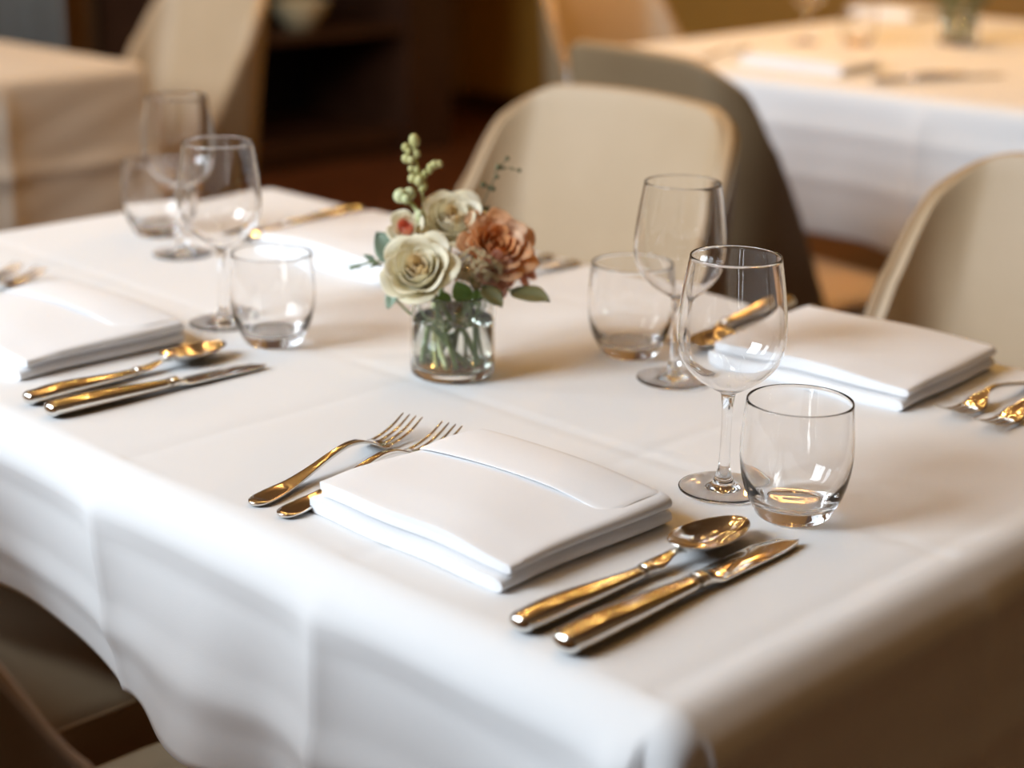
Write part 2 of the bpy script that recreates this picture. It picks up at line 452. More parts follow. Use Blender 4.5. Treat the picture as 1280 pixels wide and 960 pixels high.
# ------------------------------------------------------------------ cutlery (origin at handle end, runs along +Y)
def ell(w, h, z, y, n=16, p=1.0, flat=0):
    R = []
    for k in range(n):
        a = 2 * pi * k / n; c_, s_ = cos(a), sin(a)
        R.append((w / 2 * abs(c_) ** p * (1 if c_ > 0 else -1), y, z + h / 2 * (abs(s_) ** p) * (1 if s_ > 0 else -1)))
    return R
def rod(P, n=16, p=1.0):
    """P rows of y, width, height, z-centre"""
    return loft([ell(w, h, z, y, n, p) for y, w, h, z in P])
def handle_round(L, wmax, wneck, hmax, hneck, zb=0):
    """hollow handle: domed butt, thick near the end, taper to the collar"""
    P = []
    for i in range(9): a = pi / 2 * i / 8; P.append((.006 * (1 - cos(a)), wmax * max(.12, sin(a)) * .93, hmax * max(.12, sin(a)) * .9, hmax / 2 + zb))
    for i in range(1, 17):
        f = i / 16; w = wmax * (.93 + .07 * sin(pi * min(1, f * 2.5))) if f < .4 else wmax + (wneck - wmax) * ss(.25, 1.05, f)
        h = hmax + (hneck - hmax) * ss(.2, 1.0, f)
        if f < .15: h = hmax * (.9 + .1 * f / .15)
        P.append((.006 + (L - .006) * f, w, h, h / 2 + zb + (hmax - h) * .12))
    return P
def ring_collar(y, w, h, z):
    return [(y, w, h, z), (y + .0008, w * 1.05, h * 1.05, z), (y + .002, w * 1.09, h * 1.09, z), (y + .0032, w * 1.03, h * 1.03, z), (y + .0040, w * .97, h * .97, z),
            (y + .0048, w * 1.05, h * 1.05, z), (y + .006, w * 1.06, h * 1.06, z), (y + .0072, w, h, z)]
def make_knife():
    t = empty('table_knife'); L = .122
    mesh('handle', *rod(handle_round(L, .0215, .0128, .0150, .0095)), STEEL, t)
    mesh('collar', *rod(ring_collar(L, .0128, .0095, .0056)), STEEL, t)
    R = []; y0, y1 = L + .0068, .224; n = 30
    for i in range(n + 1):
        f = i / n; y = y0 + (y1 - y0) * f
        # edge (left, -x) and spine (right, +x)
        wl = interp(f, [(0, .0055), (.1, .0112), (.16, .0130), (.7, .0132), (.88, .0100), (1, -.0038)])
        wr = interp(f, [(0, .0050), (.12, .0086), (.75, .0092), (.93, .0078), (1, .0045)])
        h = interp(f, [(0, .006), (.12, .0028), (1, .0016)]); z = interp(f, [(0, .0052), (.12, .0034), (1, .0026)])
        m_ = (wr + wl); R.append([(-wl, y, z - h * .2), (-wl + m_ * .16, y, z + h * .44), (-wl + m_ * .5, y, z + h * .5), (wr - m_ * .10, y, z + h / 2), (wr, y, z + h * .3), (wr, y, z - h * .3), (wr - m_ * .10, y, z - h / 2), (-wl + m_ * .16, y, z - h * .46)])
    V, F = loft(R)
    mesh('blade', V, F, BLADE, t, mods=[('BEVEL', dict(width=.0003, segments=2, limit_method='ANGLE', angle_limit=radians(30)))])
    return t
def make_spoon():
    t = empty('table_spoon'); L = .118
    P = handle_round(L, .0200, .0108, .0138, .0076)
    mesh('handle', *rod(P), STEEL, t)
    mesh('collar', *rod(ring_collar(L, .0110, .0077, .0052)), STEEL, t)
    # shoulders narrowing to the neck
    Q = [(L + .0068, .0108, .0062, .0052), (L + .010, .0140, .0050, .0054), (L + .014, .0150, .0038, .0058), (L + .022, .0115, .0030, .0066), (L + .032, .0062, .0030, .0076), (L + .040, .0052, .0032, .0076), (L + .046, .0068, .0028, .0066), (L + .050, .0075, .002, .0054)]
    mesh('neck', *rod([(L + .0068, .0108, .0066, .0052), (L + .009, .0140, .0052, .0054), (L + .012, .0152, .0042, .0058), (L + .018, .0128, .0034, .0068), (L + .025, .0085, .0032, .0080), (L + .031, .0068, .0034, .0090), (L + .036, .0082, .0026, .0086), (L + .040, .0080, .0018, .0070)]), STEEL, t)
    # bowl: dish
    yc, a, b, dp = L + .069, .0195, .0375, .0100; V = []; F = []
    nr, na = 12, 40
    V.append((0, yc - .002, .0018))
    for i in range(1, nr + 1):
        r = i / nr
        for k in range(na):
            an = 2 * pi * k / na; s_ = sin(an)
            wx = a * (1 - .13 * s_) * cos(an) * r; y = yc + b * s_ * r
            z = .0018 + dp * (r ** 2.2) + .0018 * (1 if s_ < 0 else .1) * max(0, -s_) ** 2 * r * r
            V.append((wx, y, z))
    for k in range(na):
        F.append((0, 1 + k, 1 + (k + 1) % na))
        for i in range(nr - 1):
            p = 1 + i * na; F.append((p + k, p + na + k, p + na + (k + 1) % na, p + (k + 1) % na))
    mesh('bowl', V, F, STEEL, t, mods=[('SOLIDIFY', dict(thickness=.0012, offset=0)), ('BEVEL', dict(width=.0004, segments=2, limit_method='ANGLE', angle_limit=radians(40)))])
    return t
def make_fork():
    t = empty('dinner_fork'); s = 1.0; R = []
    # flat fiddle handle, wide rounded end dished with a rim, arching to the neck
    prof = bez([(0, .0030, .0022, .0022), (.0015, .0100, .0026, .0024), (.006, .0160, .0028, .0026), (.014, .0182, .0028, .0028), (.026, .0172, .0028, .0032), (.045, .0125, .0030, .0044), (.065, .0088, .0034, .0072),
                (.088, .0064, .0038, .0112), (.108, .0056, .0038, .0136), (.122, .0062, .0034, .0128), (.130, .0100, .0026, .0108), (.137, .0190, .0020, .0082), (.144, .0236, .0018, .0058), (.152, .0246, .0017, .0044)], 5)
    for y, w, h, z in prof:
        n = 12; ring = []
        dish = .0008 * ss(.004, .012, y) * (1 - ss(.03, .05, y)) - .0022 * ss(.132, .144, y)
        for k in range(n + 1):
            u = -1 + 2 * k / n; ring.append((u * w / 2, y, z + h / 2 * (1 - u ** 6 * .5) - (dish * (1 - u ** 4) if dish > 0 else dish * (1 - u * u))+ (-.0022 * ss(.132, .144, y))))
        for k in range(n, -1, -1):
            u = -1 + 2 * k / n; ring.append((u * w / 2, y, z - h / 2 * (1 - u ** 6 * .5) - (0 if dish > 0 else dish * (1 - u * u)) + (-.0022 * ss(.132, .144, y))))
        R.append(ring)
    # flip cross-section handled by loft caps
    for r in R:
        for i, (x, y, z) in enumerate(r): r[i] = (x, y, max(z, .0004))
    mesh('handle', *loft(R), STEEL, t)
    for k in range(4):
        xc = -.0092 + k * .0184 / 3; P = []
        for y, w, h, z in bez([(.1505, .0046, .0020, .0032), (.156, .0036, .0021, .0030), (.168, .0030, .0021, .0040), (.182, .0026, .0019, .0072), (.194, .0017, .0014, .0122), (.1965, .0008, .0008, .0134)], 5):
            P.append([(xc * (1 + .0 * y) + p[0], p[1], p[2]) for p in ell(w, h, z, y, 8)])
        mesh('tine', *loft(P), STEEL, t)
    return t
knife0, spoon0, fork0 = make_knife(), make_spoon(), make_fork()
seen = set()
def lay(proto, hx, hy, tx, ty, L, label, group):
    """handle end at (hx,hy), far end at (tx,ty)"""
    o = proto if proto.name not in seen else copy_tree(proto)
    seen.add(proto.name)
    o.location = (hx, hy, TZ); o.rotation_euler = (0, 0, atan2(ty - hy, tx - hx) - pi / 2)
    k = hypot(tx - hx, ty - hy) / L; o.scale = (k, k, k)
    return tag(o, label, {'table_knife': 'knife', 'table_spoon': 'spoon', 'dinner_fork': 'fork'}[proto.name.split('.')[0]], group)
KL, SL, FL = .224, .2245, .1965
lay(knife0, -.6195, .684, -.627, .926, KL, 'silver table knife in the nearest place setting, outermost beside the spoon', 'table knives')
lay(knife0, -1.193, .695, -1.188, .911, KL, 'silver table knife in the left place setting, outermost beside the spoon', 'table knives')
lay(knife0, -.993, 1.432, -.988, 1.230, KL, 'silver knife on the far right setting, nearer the tumbler, seen through the wine glass', 'table knives')
lay(knife0, -1.612, 1.392, -1.607, 1.180, KL, 'silver knife on the far left setting, outermost from its napkin', 'table knives')
lay(spoon0, -.6575, .686, -.660, .914, SL, 'silver table spoon in the nearest place setting, between napkin and knife', 'table spoons')
lay(spoon0, -1.232, .699, -1.244, .910, SL, 'silver table spoon in the left place setting, between napkin and knife', 'table spoons')
lay(spoon0, -.955, 1.422, -.953, 1.215, SL, 'silver spoon on the far right setting, against its napkin', 'table spoons')
lay(spoon0, -1.573, 1.392, -1.570, 1.190, SL, 'silver spoon on the far left setting, against its napkin', 'table spoons')
lay(fork0, -.928, .698, -.971, .891, FL, 'silver fork lying fully in view, outer of the two left of the nearest napkin', 'forks')
lay(fork0, -.897, .699, -.934, .899, FL, 'silver fork half hidden by the nearest napkin, inner of the two', 'forks')
lay(fork0, -1.600, .745, -1.622, .926, FL, 'silver fork at the left edge, outer of the two beyond the left napkin', 'forks')
lay(fork0, -1.565, .748, -1.590, .933, FL, 'silver fork at the left edge, inner of the two, nearer the left napkin', 'forks')
lay(fork0, -.690, 1.412, -.693, 1.226, FL, 'silver fork with tines towards us, beside the far right napkin', 'forks')
lay(fork0, -.652, 1.405, -.656, 1.220, FL, 'silver fork with tines towards us, nearer the right edge of the picture', 'forks')
lay(fork0, -1.300, 1.405, -1.300, 1.215, FL, 'silver fork just behind the flowers, inner one beside the far left napkin', 'forks')
lay(fork0, -1.262, 1.405, -1.262, 1.215, FL, 'silver fork just behind the flowers, outer one, near the chair back', 'forks')
lay(spoon0, -1.86, 2.90, -1.80, 3.10, SL, 'blurred spoon beside the napkin on the upper right table', 'cutlery on the upper right table')
lay(knife0, -1.83, 2.99, -1.75, 3.21, KL, 'blurred knife beyond the spoon on the upper right table', 'cutlery on the upper right table')
lay(fork0, -2.30, 2.93, -2.32, 3.12, FL, 'blurred fork left of the napkin on the upper right table', 'cutlery on the upper right table')
lay(knife0, -3.22, 1.52, -3.20, 1.74, KL, 'blurred knife on the far left table', 'cutlery on the far left table')

# ------------------------------------------------------------------ glassware
def make_wine():
    t = empty('wine_glass')
    ht, hb = .176, .074
    out = bez([(.0048, .0700), (.0062, .0745), (.0130, .0785), (.0250, .0865), (.0345, .0975), (.0388, .1100), (.0395, .1220), (.0385, .1360), (.0362, .1540), (.0326, .1752)], 6)
    inn = [(max(0, r - (.0011 if z > .10 else .0011 + (.10 - z) * .03)), z) for r, z in reversed(out) if z > .0795]
    rim = [(out[-1][0] - .0001, .1758), (out[-1][0] - .0006, .1760), (out[-1][0] - .0010, .1757)]
    last = inn[-1]
    bot = bez([last, (last[0] * .72, last[1] - .0018), (last[0] * .35, last[1] - .0034), (0, last[1] - .0038)], 4)
    mesh('bowl', *lathe(out + rim + inn[:-1] + bot, 72), GLASS, t)
    st = bez([(.0048, .0700), (.0040, .062), (.0037, .050), (.0038, .030), (.0044, .018), (.0058, .012), (.0080, .0062), (.0100, .0044)], 5)
    mesh('stem', *lathe(list(reversed(st)), 40), GLASS, t)
    ft = [(.0100, .0044)] + bez([(.0100, .0044), (.0135, .0030), (.0190, .0024), (.0315, .0019), (.0325, .0013), (.0322, .0007), (.0300, .0003), (.010, .0004), (0, .0005)], 4)[1:]
    mesh('foot', *lathe(list(reversed(ft)), 64), GLASS, t)
    return t
def make_tumbler():
    t = empty('water_tumbler')
    out = bez([(0, .0012), (.018, .0008), (.0225, .0000), (.0255, .0010), (.0288, .0060), (.0342, .0160), (.0378, .0280), (.0395, .0400), (.0396, .0520), (.0387, .0660), (.0372, .0798)], 6)
    rim = [(.0370, .0806), (.0365, .0808), (.0360, .0805)]
    inn = bez([(.0358, .0796), (.0373, .0660), (.0382, .0520), (.0380, .0400), (.0358, .0285), (.0316, .0195), (.0280, .0140), (.0220, .0110), (.012, .0100), (0, .0098)], 6)
    mesh('body', *lathe(out + rim + inn, 72), GLASS, t)
    return t
wine0, tumb0 = make_wine(), make_tumbler()
def put(proto, x, y, label, cat, group, z=TZ):
    o = proto if proto.name not in seen else copy_tree(proto)
    seen.add(proto.name); o.location = (x, y, z)
    if proto is tumb0: o.scale = (1, 1, 1.06)
    return tag(o, label, cat, group)
put(wine0, -.722, .971, 'sharpest stemmed wine glass, behind the tumbler of the nearest setting', 'wine glass', 'wine glasses')
put(wine0, -.917, 1.152, 'stemmed wine glass right of the flowers, second behind the sharp one', 'wine glass', 'wine glasses')
put(wine0, -1.325, .969, 'stemmed wine glass left of the flowers, standing behind a tumbler', 'wine glass', 'wine glasses')
put(wine0, -1.584, 1.106, 'farthest blurred wine glass on the left of the nearest table', 'wine glass', 'wine glasses')
put(tumb0, -.657, .967, 'sharp rounded water tumbler at the right of the nearest setting', 'tumbler', 'water tumblers')
put(tumb0, -.996, 1.184, 'water tumbler between the flowers and the wine glasses', 'tumbler', 'water tumblers')
put(tumb0, -1.243, .965, 'water tumbler left of the flower vase, above the left spoon', 'tumbler', 'water tumblers')
put(tumb0, -1.687, 1.145, 'farthest blurred tumbler on the left of the nearest table', 'tumbler', 'water tumblers')
put(wine0, -2.34, 3.36, 'blurred wine glass at the left of the upper right table', 'wine glass', 'glasses on the upper right table')
put(tumb0, -2.24, 3.42, 'blurred tumbler at the left of the upper right table', 'tumbler', 'glasses on the upper right table')
put(wine0, -1.93, 3.80, 'blurred wine glass right of the dark vase on the upper right table', 'wine glass', 'glasses on the upper right table')
put(tumb0, -1.72, 3.52, 'blurred tumbler near the right edge on the upper right table', 'tumbler', 'glasses on the upper right table')

# ------------------------------------------------------------------ vase and flowers
VX, VY = -1.061, 1.021
def make_vase():
    t = empty('glass_vase')
    out = bez([(0, .0010), (.030, .0006), (.0350, .0012), (.0368, .0040), (.0372, .0090), (.0372, .0300), (.0371, .0600), (.0370, .0660)], 5)
    rim = [(.0368, .0672), (.0360, .0675), (.0353, .0672)]
    inn = bez([(.0350, .0660), (.0350, .0300), (.0350, .0110), (.0335, .0080), (.028, .0068), (0, .0065)], 5)
    mesh('body', *lathe(out + rim + inn, 64), VGLASS, t)
    W_ = [(0, .0067), (.0278, .0070), (.0332, .0083), (.0347, .0112), (.0347, .0462), (.0340, .0455), (0, .0452)]
    mesh('water', *lathe(W_, 64), WATER, t)
    return t
vase = make_vase(); vase.location = (VX, VY, TZ); vase.scale = (1, 1, 1.12)
tag(vase, 'small clear glass vase with water holding the flowers, centre of the nearest table', 'vase')

CREAM = petal_mat('cream_petal', (.92, .86, .66), (.94, .90, .76))
CREAM2 = petal_mat('cream_petal_inner', (.90, .76, .50), (.93, .82, .60))
PEACH = petal_mat('peach_petal', (.86, .52, .27), (.88, .63, .42))
PEACH2 = petal_mat('deep_peach_petal', (.80, .38, .13), (.84, .47, .21))
PINK = petal_mat('pink_petal', (.86, .34, .24), (.88, .50, .38))
DUSTY = petal_mat('dusty_petal', (.74, .40, .28), (.82, .54, .42))
TANF = petal_mat('tan_floret', (.62, .50, .28), (.78, .68, .46))
GREEN = mat('stem_green', (.13, .20, .05), .5, noise=(60, (.20, .26, .08), .3, .7))
SAGE = mat('eucalyptus_leaf', (.20, .28, .20), .55, noise=(50, (.27, .34, .25), .3, .7))
OLIVE = mat('olive_leaf', (.10, .105, .04), .45, noise=(40, (.13, .12, .05), .3, .7))
LIME = mat('bud_green', (.44, .42, .14), .5, noise=(80, (.58, .55, .26), .3, .7))
BRIGHT = mat('bright_green', (.13, .24, .03), .5)

def frame(axis):
    z = Vector(axis).normalized(); x = z.cross(Vector((.3, .2, 1))).normalized(); y = z.cross(x)
    return Matrix((x, y, z)).transposed()
def petal(R0, H, open_, span, curl, wav, seed, nu=12, nv=10):
    """cup-shaped petal around the local Z axis, base at the origin, centred on +X"""
    rnd = random.Random(seed); p1, p2 = rnd.uniform(0, 6), rnd.uniform(0, 6); V = []
    for j in range(nv + 1):
        v = j / nv
        for i in range(nu + 1):
            u = -1 + 2 * i / nu
            wid = span * (sin(pi * min(1, .16 + v * .60)) ** .75)
            vmax = 1 - .16 * abs(u) ** 2.4
            vv = v * vmax
            rad = R0 * (.18 + .82 * sin(pi / 2 * min(1, vv * 1.35))) * (1 + open_ * vv * vv) + curl * R0 * max(0, vv - .72) ** 1.5 * 4.5
            z = H * (vv ** 1.05) - curl * H * max(0, vv - .72) ** 2 * 4.0 - open_ * H * .22 * vv * vv
            rad += wav * R0 * .05 * sin(3 * u + p1) * v; z += wav * H * .05 * sin(4 * u + p2) * v
            a = u * wid
            V.append((rad * cos(a), rad * sin(a), z))
    n = nu + 1; F = [(j * n + i, j * n + i + 1, (j + 1) * n + i + 1, (j + 1) * n + i) for j in range(nv) for i in range(nu)]
    return V, F
def rose(name, c, axis, R, mats, label, cat, layers, stem_to, seed, stem_r=.0022, flat=1.0):
    """c = centre of the bloom, R = outer radius; layers rows of count, radius, height, opening, span, curl, material"""
    t = empty(name, c); Q = frame(axis); rnd = random.Random(seed); a0 = 0
    for li, (cnt, rr, hh, op, sp, cu, mi) in enumerate(layers):
        for k in range(cnt):
            a0 += 2.39996 if cnt == 1 else 2 * pi / cnt
            a = a0 + rnd.uniform(-.15, .15) + li * .6
            j = rnd.uniform(.94, 1.06)
            V, F = petal(R * rr * j, R * hh * j * flat, op, sp, cu, 1, seed * 91 + li * 13 + k)
            ca, sa = cos(a), sin(a); off = Vector((0, 0, -R * .62 * flat))
            VV = [Q @ (Vector((x * ca - y * sa, x * sa + y * ca, z)) + off) for x, y, z in V]
            mesh('petal', VV, F, mats[mi], t, mods=[('SOLIDIFY', dict(thickness=.0006, offset=0)), ('SUBSURF', dict(levels=1, render_levels=1))])
    c = Vector(c); base = Q @ Vector((0, 0, -R * .62 * flat)); e = Vector(stem_to) - c
    mid = base.lerp(e, .5) + Vector((0, 0, .004))
    V, F = tube([tuple(p) for p in bez([tuple(base * .8), tuple(base), tuple(mid), tuple(e)], 8)], stem_r, 8)
    mesh('stem', V, F, GREEN, t)
    # calyx under the bloom
    V, F = lathe([(0, 0), (stem_r * 1.6, .0005), (R * .20, R * .13), (R * .26, R * .26), (0, R * .24)], 16)
    off = Vector((0, 0, -R * .78 * flat)); mesh('calyx', [Q @ (Vector(v) + off) for v in V], F, GREEN, t)
    return tag(t, label, cat)
ROSE = [(1, .10, .98, .0, 2.6, 0, 1), (2, .17, 1.0, .02, 1.7, .05, 1), (3, .27, 1.02, .06, 1.25, .08, 1), (3, .38, 1.04, .10, 1.15, .12, 0),
        (4, .52, 1.05, .12, .98, .20, 0), (5, .66, 1.02, .18, .85, .30, 0), (5, .80, .92, .28, .80, .42, 0)]
FULL = [(3, .14, .70, .1, 1.3, .1, 1), (4, .30, .85, .1, .9, .1, 1), (5, .45, .95, .15, .75, .2, 1), (6, .60, .98, .22, .65, .25, 0), (7, .74, .92, .32, .6, .35, 0), (7, .86, .76, .45, .55, .45, 0)]
TOWC = -FWD
def ax(r, u, f): return (RIGHT * r + Vector((0, 0, 1)) * u + TOWC * f).normalized()
def foot(a, r=.020, z=.012): return Vector((VX + r * cos(a), VY + r * sin(a), TZ + z))
rose('cream_rose', pix(523, 337, 1.500), ax(-.22, .55, .95), .0305, [CREAM, CREAM2], 'large open cream rose, low left in the vase', 'flower', ROSE, foot(.6), 3)
rose('cream_rose', pix(567, 274, 1.545), ax(.10, .70, .80), .0275, [CREAM, CREAM2], 'cream rose at the top of the bouquet, behind the large one', 'flower', ROSE, foot(-2.3), 4)
rose('peach_garden_rose', pix(622, 304, 1.530), ax(.32, .70, .85), .0265, [PEACH, PEACH2], 'burnt-peach ruffled bloom at the right of the bouquet', 'flower', FULL, foot(2.4), 5)
rose('dusty_pink_bloom', pix(652, 322, 1.565), ax(.85, .35, .4), .0185, [DUSTY, PEACH], 'dusty peach bloom at the far right, half behind the burnt-peach one', 'flower', FULL, foot(3.0), 6)
rose('dusty_pink_bloom', pix(622, 343, 1.515), ax(.5, -.1, .8), .0140, [DUSTY, DUSTY], 'small dusty pink bloom under the burnt-peach one, above the vase rim', 'flower', FULL, foot(1.7), 8, stem_r=.0014)
rose('pink_rosebud', pix(507, 285, 1.525), ax(-.30, .45, .9), .0185, [CREAM, PINK], 'small pink-centred rosebud at the upper left of the bouquet', 'flower',
     [(1, .16, .9, .0, 2.6, 0, 1), (2, .34, 1.0, .02, 1.6, .0, 1), (3, .52, .9, .1, 1.0, .1, 0), (4, .70, .80, .25, .8, .3, 0)], foot(-.6), 7, stem_r=.0016)

def leaf_mesh(p0, p1, width, normal, bend=.15, nu=8, nv=14, tip=1.0):
    p0, p1 = Vector(p0), Vector(p1); d = p1 - p0; L = d.length; d.normalize(); n = Vector(normal); n = (n - d * n.dot(d)).normalized(); s = d.cross(n)
    V = []
    for j in range(nv + 1):
        v = j / nv; w = width / 2 * (sin(pi * v ** .85) ** .8 if 0 < v < 1 else 0) + 1e-5
        for i in range(nu + 1):
            u = -1 + 2 * i / nu
            V.append(p0 + d * L * v + s * w * u + n * (bend * L * (.25 - (v - .5) ** 2) - width * .12 * (1 - abs(u)) + .0006 * sin(9 * v + 4 * u)))
    m = nu + 1; F = [(j * m + i, j * m + i + 1, (j + 1) * m + i + 1, (j + 1) * m + i) for j in range(nv) for i in range(nu)]
    return V, F
SOL = [('SOLIDIFY', dict(thickness=.0005, offset=0))]
def leafy(name, pts, leaves, m, label, r=.0010, cat='leaf'):
    """stem through the pixel points (px,py,depth); leaves rows of p0,p1 (pixel points), width, normal"""
    P = [p if isinstance(p, Vector) else pix(*p) for p in pts]; o = P[0]
    t = empty(name, o); V, F = tube([Vector(q) - o for q in bez([tuple(p) for p in P], 6)], r, 6); mesh('stem', V, F, GREEN, t)
    for a, b, w, n in leaves:
        V, F = leaf_mesh(pix(*a) - o, pix(*b) - o, w, n); mesh('leaf', V, F, m, t, mods=SOL)
    return tag(t, label, cat)
leafy('leaf_sprig', [foot(2.8), (600, 395, 1.545), (618, 360, 1.53), (640, 364, 1.52)], [((638, 362, 1.52), (687, 375, 1.50), .024, ax(.1, .9, .55))], OLIVE, 'single broad olive leaf pointing right, over the vase rim')
leafy('leaf_sprig', [foot(1.2), (595, 390, 1.51), (604, 358, 1.505)], [((603, 357, 1.505), (628, 383, 1.495), .018, ax(.25, .6, .8))], OLIVE, 'short drooping olive leaf under the peach bloom')
leafy('eucalyptus_sprig', [foot(-.2), (520, 380, 1.53), (505, 330, 1.56), (478, 326, 1.545), (437, 334, 1.54)],
      [((500, 330, 1.53), (470, 290, 1.53), .025, ax(-.2, .3, .9)), ((512, 318, 1.55), (492, 286, 1.56), .018, ax(.1, .3, .9)), ((470, 328, 1.545), (455, 318, 1.545), .006, ax(-.2, .6, .7)), ((452, 331, 1.54), (436, 337, 1.54), .004, ax(-.2, .6, .7)),
       ((478, 330, 1.54), (462, 333, 1.53), .005, ax(-.2, .6, .7))], SAGE, 'grey-green eucalyptus sprig at the left of the bouquet')
leafy('eucalyptus_sprig', [foot(.1), (505, 385, 1.52), (492, 364, 1.52)], [((494, 362, 1.52), (484, 386, 1.515), .011, ax(-.3, .2, .9))], SAGE, 'small drooping sage leaf under the large cream rose')
leafy('leaf_sprig', [foot(2.0), (580, 390, 1.525), (577, 372, 1.52)], [((584, 378, 1.515), (570, 352, 1.505), .018, ax(-.2, .2, 1)), ((590, 384, 1.52), (598, 362, 1.51), .014, ax(.3, .2, 1)), ((560, 382, 1.52), (552, 364, 1.52), .012, ax(-.3, .2, 1))], BRIGHT, 'bright green leaves just above the vase rim')
leafy('leaf_sprig', [foot(-2.8), (600, 350, 1.565), (600, 275, 1.575), (612, 262, 1.58)], [((596, 272, 1.575), (612, 258, 1.57), .010, ax(0, .5, .8)), ((604, 275, 1.575), (628, 265, 1.575), .009, ax(.2, .8, .5)), ((580, 255, 1.57), (596, 250, 1.57), .006, ax(.2, .6, .6))], OLIVE, 'dark little leaves behind the top cream rose')

def budded(name, pts, buds, m, label, side=(), r=.0011):
    P = [p if isinstance(p, Vector) else pix(*p) for p in pts]; o = P[0]
    t = empty(name, o); G = [tube([Vector(q) - o for q in bez([tuple(p) for p in P], 6)], r, 6)]
    for br in side: G.append(tube([Vector(q) - o for q in bez([tuple(pix(*p)) for p in br], 6)], r * .8, 6))
    V, F = join(G); mesh('stem', V, F, m, t)
    for px, py, d, rr, el in buds:
        c = pix(px, py, d) - o; V, F = sphere((0, 0, 0), rr, 8, (1, 1, el))
        Q = frame(ax(random.uniform(-.6, .6), 1, random.uniform(-.3, .5))); mesh('bud', [Q @ Vector(v) + c for v in V], F, m, t)
    return tag(t, label, 'sprig')
budded('budded_sprig', [foot(-1.4), (545, 380, 1.56), (531, 278, 1.55), (529, 250, 1.55), (523, 215, 1.55), (517, 182, 1.55)],
       [(518, 176, 1.55, .0050, 1.3), (507, 184, 1.55, .0036, 1.1), (511, 189, 1.548, .003, 1), (521, 192, 1.55, .0034, 1.1), (508, 198, 1.55, .0044, 1.0), (514, 200, 1.547, .0035, 1), (514, 211, 1.55, .0030, 1.1), (521, 213, 1.55, .0032, 1.2), (516, 223, 1.55, .0044, 1.0), (524, 226, 1.548, .0045, 1.2), (529, 234, 1.55, .0036, 1.4),
        (538, 209, 1.55, .0036, 1.1), (543, 206, 1.55, .0040, 1.0), (549, 205, 1.55, .0033, 1.0), (537, 214, 1.55, .0028, 1), (531, 217, 1.55, .0030, 1.2)], LIME, 'tall pale green budded sprig rising above the bouquet',
       side=[[(529, 236, 1.55), (533, 218, 1.55), (546, 207, 1.55)]], r=.0016)
budded('budded_sprig', [foot(-1.0), (540, 380, 1.565), (530, 290, 1.54), (519, 260, 1.54), (503, 246, 1.54)], [(501, 245, 1.54, .0068, 1.0), (512, 242, 1.545, .0058, 1.0), (508, 249, 1.535, .0045, 1), (526, 273, 1.53, .0045, 1.8)], mat('pale_bud', (.60, .62, .36), .5, noise=(70, (.42, .48, .2), .3, .7)), 'short sprig with two round pale buds, left of the top rose', r=.0022)
budded('budded_sprig', [foot(-2.6), (598, 340, 1.58), (600, 270, 1.59), (608, 245, 1.59), (617, 225, 1.59), (621, 211, 1.59)],
       [(604, 231, 1.59, .0030, 1.0), (611, 234, 1.59, .0020, 1), (616, 236, 1.59, .0026, 1), (621, 221, 1.59, .0022, 1), (623, 209, 1.59, .0032, 1), (634, 198, 1.59, .0022, 1), (629, 210, 1.59, .0016, 1), (640, 211, 1.59, .0014, 1), (649, 213, 1.59, .0020, 1)], OLIVE, 'thin dark twig with tiny buds against the chair back',
       side=[[(615, 236, 1.59), (608, 233, 1.59), (602, 230, 1.59)], [(621, 211, 1.59), (636, 210, 1.59), (651, 214, 1.59)], [(622, 211, 1.59), (634, 199, 1.59)]], r=.0006)
# clustered tan filler flower: head of tiny florets
c0 = pix(596, 335, 1.512); t = empty('filler_flower', c0); G = []; rnd = random.Random(11)
for k in range(95):
    a = rnd.uniform(0, 2 * pi); q = sqrt(rnd.uniform(0, 1)); sx_, sy_ = .0215 * q * cos(a), .0165 * q * sin(a)
    c = RIGHT * sx_ + (-DOWN) * sy_ + TOWC * (.009 * (1 - q * q) + rnd.uniform(-.002, .002))
    Q = frame((RIGHT * sx_ * 60 + Vector((0, 0, 1)) * (.5 + sy_ * 60) + TOWC).normalized())
    for p in range(4):
        b = p * pi / 2 + rnd.uniform(-.3, .3); L_ = .0030
        V = [(0, 0, 0), (L_ * cos(b - .5) * .7, L_ * sin(b - .5) * .7, .0008), (L_ * cos(b), L_ * sin(b), .0012), (L_ * cos(b + .5) * .7, L_ * sin(b + .5) * .7, .0008)]
        G.append(([Q @ Vector(v) + c for v in V], [(0, 1, 2, 3)]))
V, F = join(G); o = mesh('floret_cluster', V, F, TANF, t, smooth=False, mods=[('SOLIDIFY', dict(thickness=.0004, offset=0))]); o['kind'] = 'stuff'
G = [tube([Vector((0, 0, -.02)) - RIGHT * .002, RIGHT * rnd.uniform(-.016, .016) - DOWN * rnd.uniform(-.010, .012)], .0006, 5) for k in range(10)]
G.append(tube([Vector((0, 0, -.018)), (pix(588, 385, 1.53) - c0), foot(.2) - c0], .0015, 6)); V, F = join(G); mesh('stem', V, F, GREEN, t)
tag(t, 'cluster of tiny tan filler florets in the middle of the bouquet', 'flower')

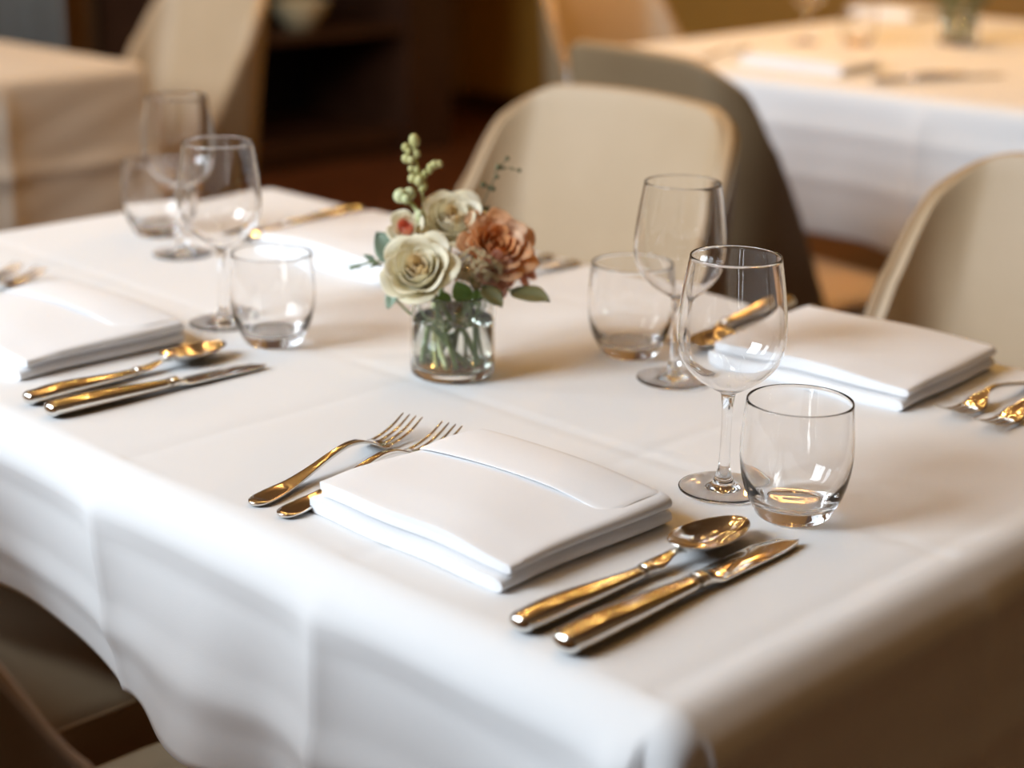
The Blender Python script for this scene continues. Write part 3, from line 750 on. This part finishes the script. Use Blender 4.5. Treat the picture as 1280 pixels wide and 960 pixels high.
# the dark posy in a vase on the upper right table
v2 = copy_tree(vase); v2.location = (-2.10, 3.62, TZ); tag(v2, 'blurred glass vase with dark foliage on the upper right table', 'vase')
v2.scale = (1.15, 1.15, 1.3)
t = empty('foliage_bunch', (-2.10, 3.62, TZ)); rnd = random.Random(5)
for k in range(16):
    a = rnd.uniform(0, 6.28); b = Vector((.012 * cos(a), .012 * sin(a), .012)); e = Vector((.07 * cos(a), .07 * sin(a), .11 + rnd.uniform(0, .09)))
    mesh('stem', *tube([b, b.lerp(e, .5), e], .0018, 6), GREEN, t)
    mesh('leaf', *leaf_mesh(b.lerp(e, .55), e + Vector((.02 * cos(a), .02 * sin(a), .02)), .035, (0, 0, 1)), OLIVE, t, mods=SOL)
tag(t, 'blurred dark green foliage in the vase on the upper right table', 'flowers')

# ------------------------------------------------------------------ sideboard, bowl, curtain, ceiling lights
def sideboard():
    x0, x1, y0, y1, z1 = -5.56, -4.95, 3.55, 4.72, .92
    t = empty('sideboard', ((x0 + x1) / 2, (y0 + y1) / 2, 0)); ox, oy = (x0 + x1) / 2, (y0 + y1) / 2
    B = lambda a, b, c, d, e, f: box(a - ox, b - oy, c, d - ox, e - oy, f)
    mesh('carcass', *join([B(x0, y0, .05, x1, y0 + .03, z1), B(x0, y1 - .22, .0, x1 + .02, y1, 1.9), B(x0, y0, .05, x0 + .02, y1, z1), B(x0, y0 + .03, .05, x1, y1 - .22, .10), B(x0, y0, 0, x1 - .03, y1, .05)]), WOOD, t, smooth=False)
    mesh('shelf', *B(x0 + .02, y0 + .03, .46, x1, y1 - .22, .49), WOOD, t, smooth=False)
    mesh('top', *B(x0, y0 - .01, z1, x1 + .02, y1 - .22, z1 + .03), WOOD, t, smooth=False)
    mesh('back_panel', *B(x0 + .02, y0 + .03, .10, x0 + .03, y1 - .22, z1), BLACK, t, smooth=False)
    return tag(t, 'dark wooden sideboard with a black open shelf, behind the flowers', 'sideboard')
sideboard()
BRASS = mat('brass', (.75, .55, .28), .3, 1)
o = mesh('serving_bowl', *lathe(bez([(0, 0), (.04, .001), (.05, .006), (.085, .05), (.105, .095), (.102, .096), (.08, .052), (.045, .012), (0, .009)], 5), 40), mat('cream_bowl', (.60, .50, .30), .4))
o.location = (-5.10, 4.12, .491); tag(o, 'blurred cream bowl on the sideboard shelf at the top of the frame', 'bowl')
G = []; nx = 80; V = []; F = []
for i in range(nx + 1):
    y = 2.75 + .62 * i / nx; x = -5.50 + .035 * sin(i * .75)
    V += [(x, y, .02), (x, y, 2.55)]
for i in range(nx): F.append((2 * i, 2 * i + 2, 2 * i + 3, 2 * i + 1))
tag(mesh('curtain', V, F, CURT, mods=[('SOLIDIFY', dict(thickness=.003))]), 'pale grey curtain hanging at the upper left corner', 'curtain')

BULBM = emit('warm_bulb', BULB_COL, BULB)
def downlight():
    t = empty('ceiling_light')
    mesh('housing', *lathe([(.040, 0), (.060, -.001), (.060, -.012), (.042, -.014), (.040, -.010), (.040, 0)], 24), BRASS, t)
    mesh('diffuser', *lathe([(0, -.009), (.039, -.009), (.039, -.006), (0, -.006)], 24), BULBM, t)
    return t
dl = downlight(); first = True
for i, x in enumerate((-5.0, -4.0, -3.0, -2.0, -1.0)):
    for j, y in enumerate((1.4, 2.5, 3.6, 4.7)):
        o = dl if first else copy_tree(dl); first = False; o.location = (x + (.3 if j % 2 else 0), y, RZ - .001)
        tag(o, 'small round warm recessed ceiling light above the dining room', 'ceiling light', 'recessed ceiling lights')
def pendant():
    t = empty('pendant_lamp')
    mesh('cable', *tube([(0, 0, RZ), (0, 0, 2.16)], .004, 8), BLACK, t)
    mesh('lamp_shade', *lathe(bez([(.02, 2.17), (.05, 2.165), (.10, 2.12), (.15, 2.02), (.148, 2.018), (.098, 2.112), (.045, 2.155), (.0, 2.158)], 5), 40), BRASS, t)
    mesh('bulb', *sphere((0, 0, 2.07), .032, 10), emit('pendant_bulb', (1, .52, .14), 1300), t)
    return t
p = pendant(); p.location = (-2.35, 3.45, 0); tag(p, 'brass pendant lamp hanging over the upper right table', 'pendant lamp')
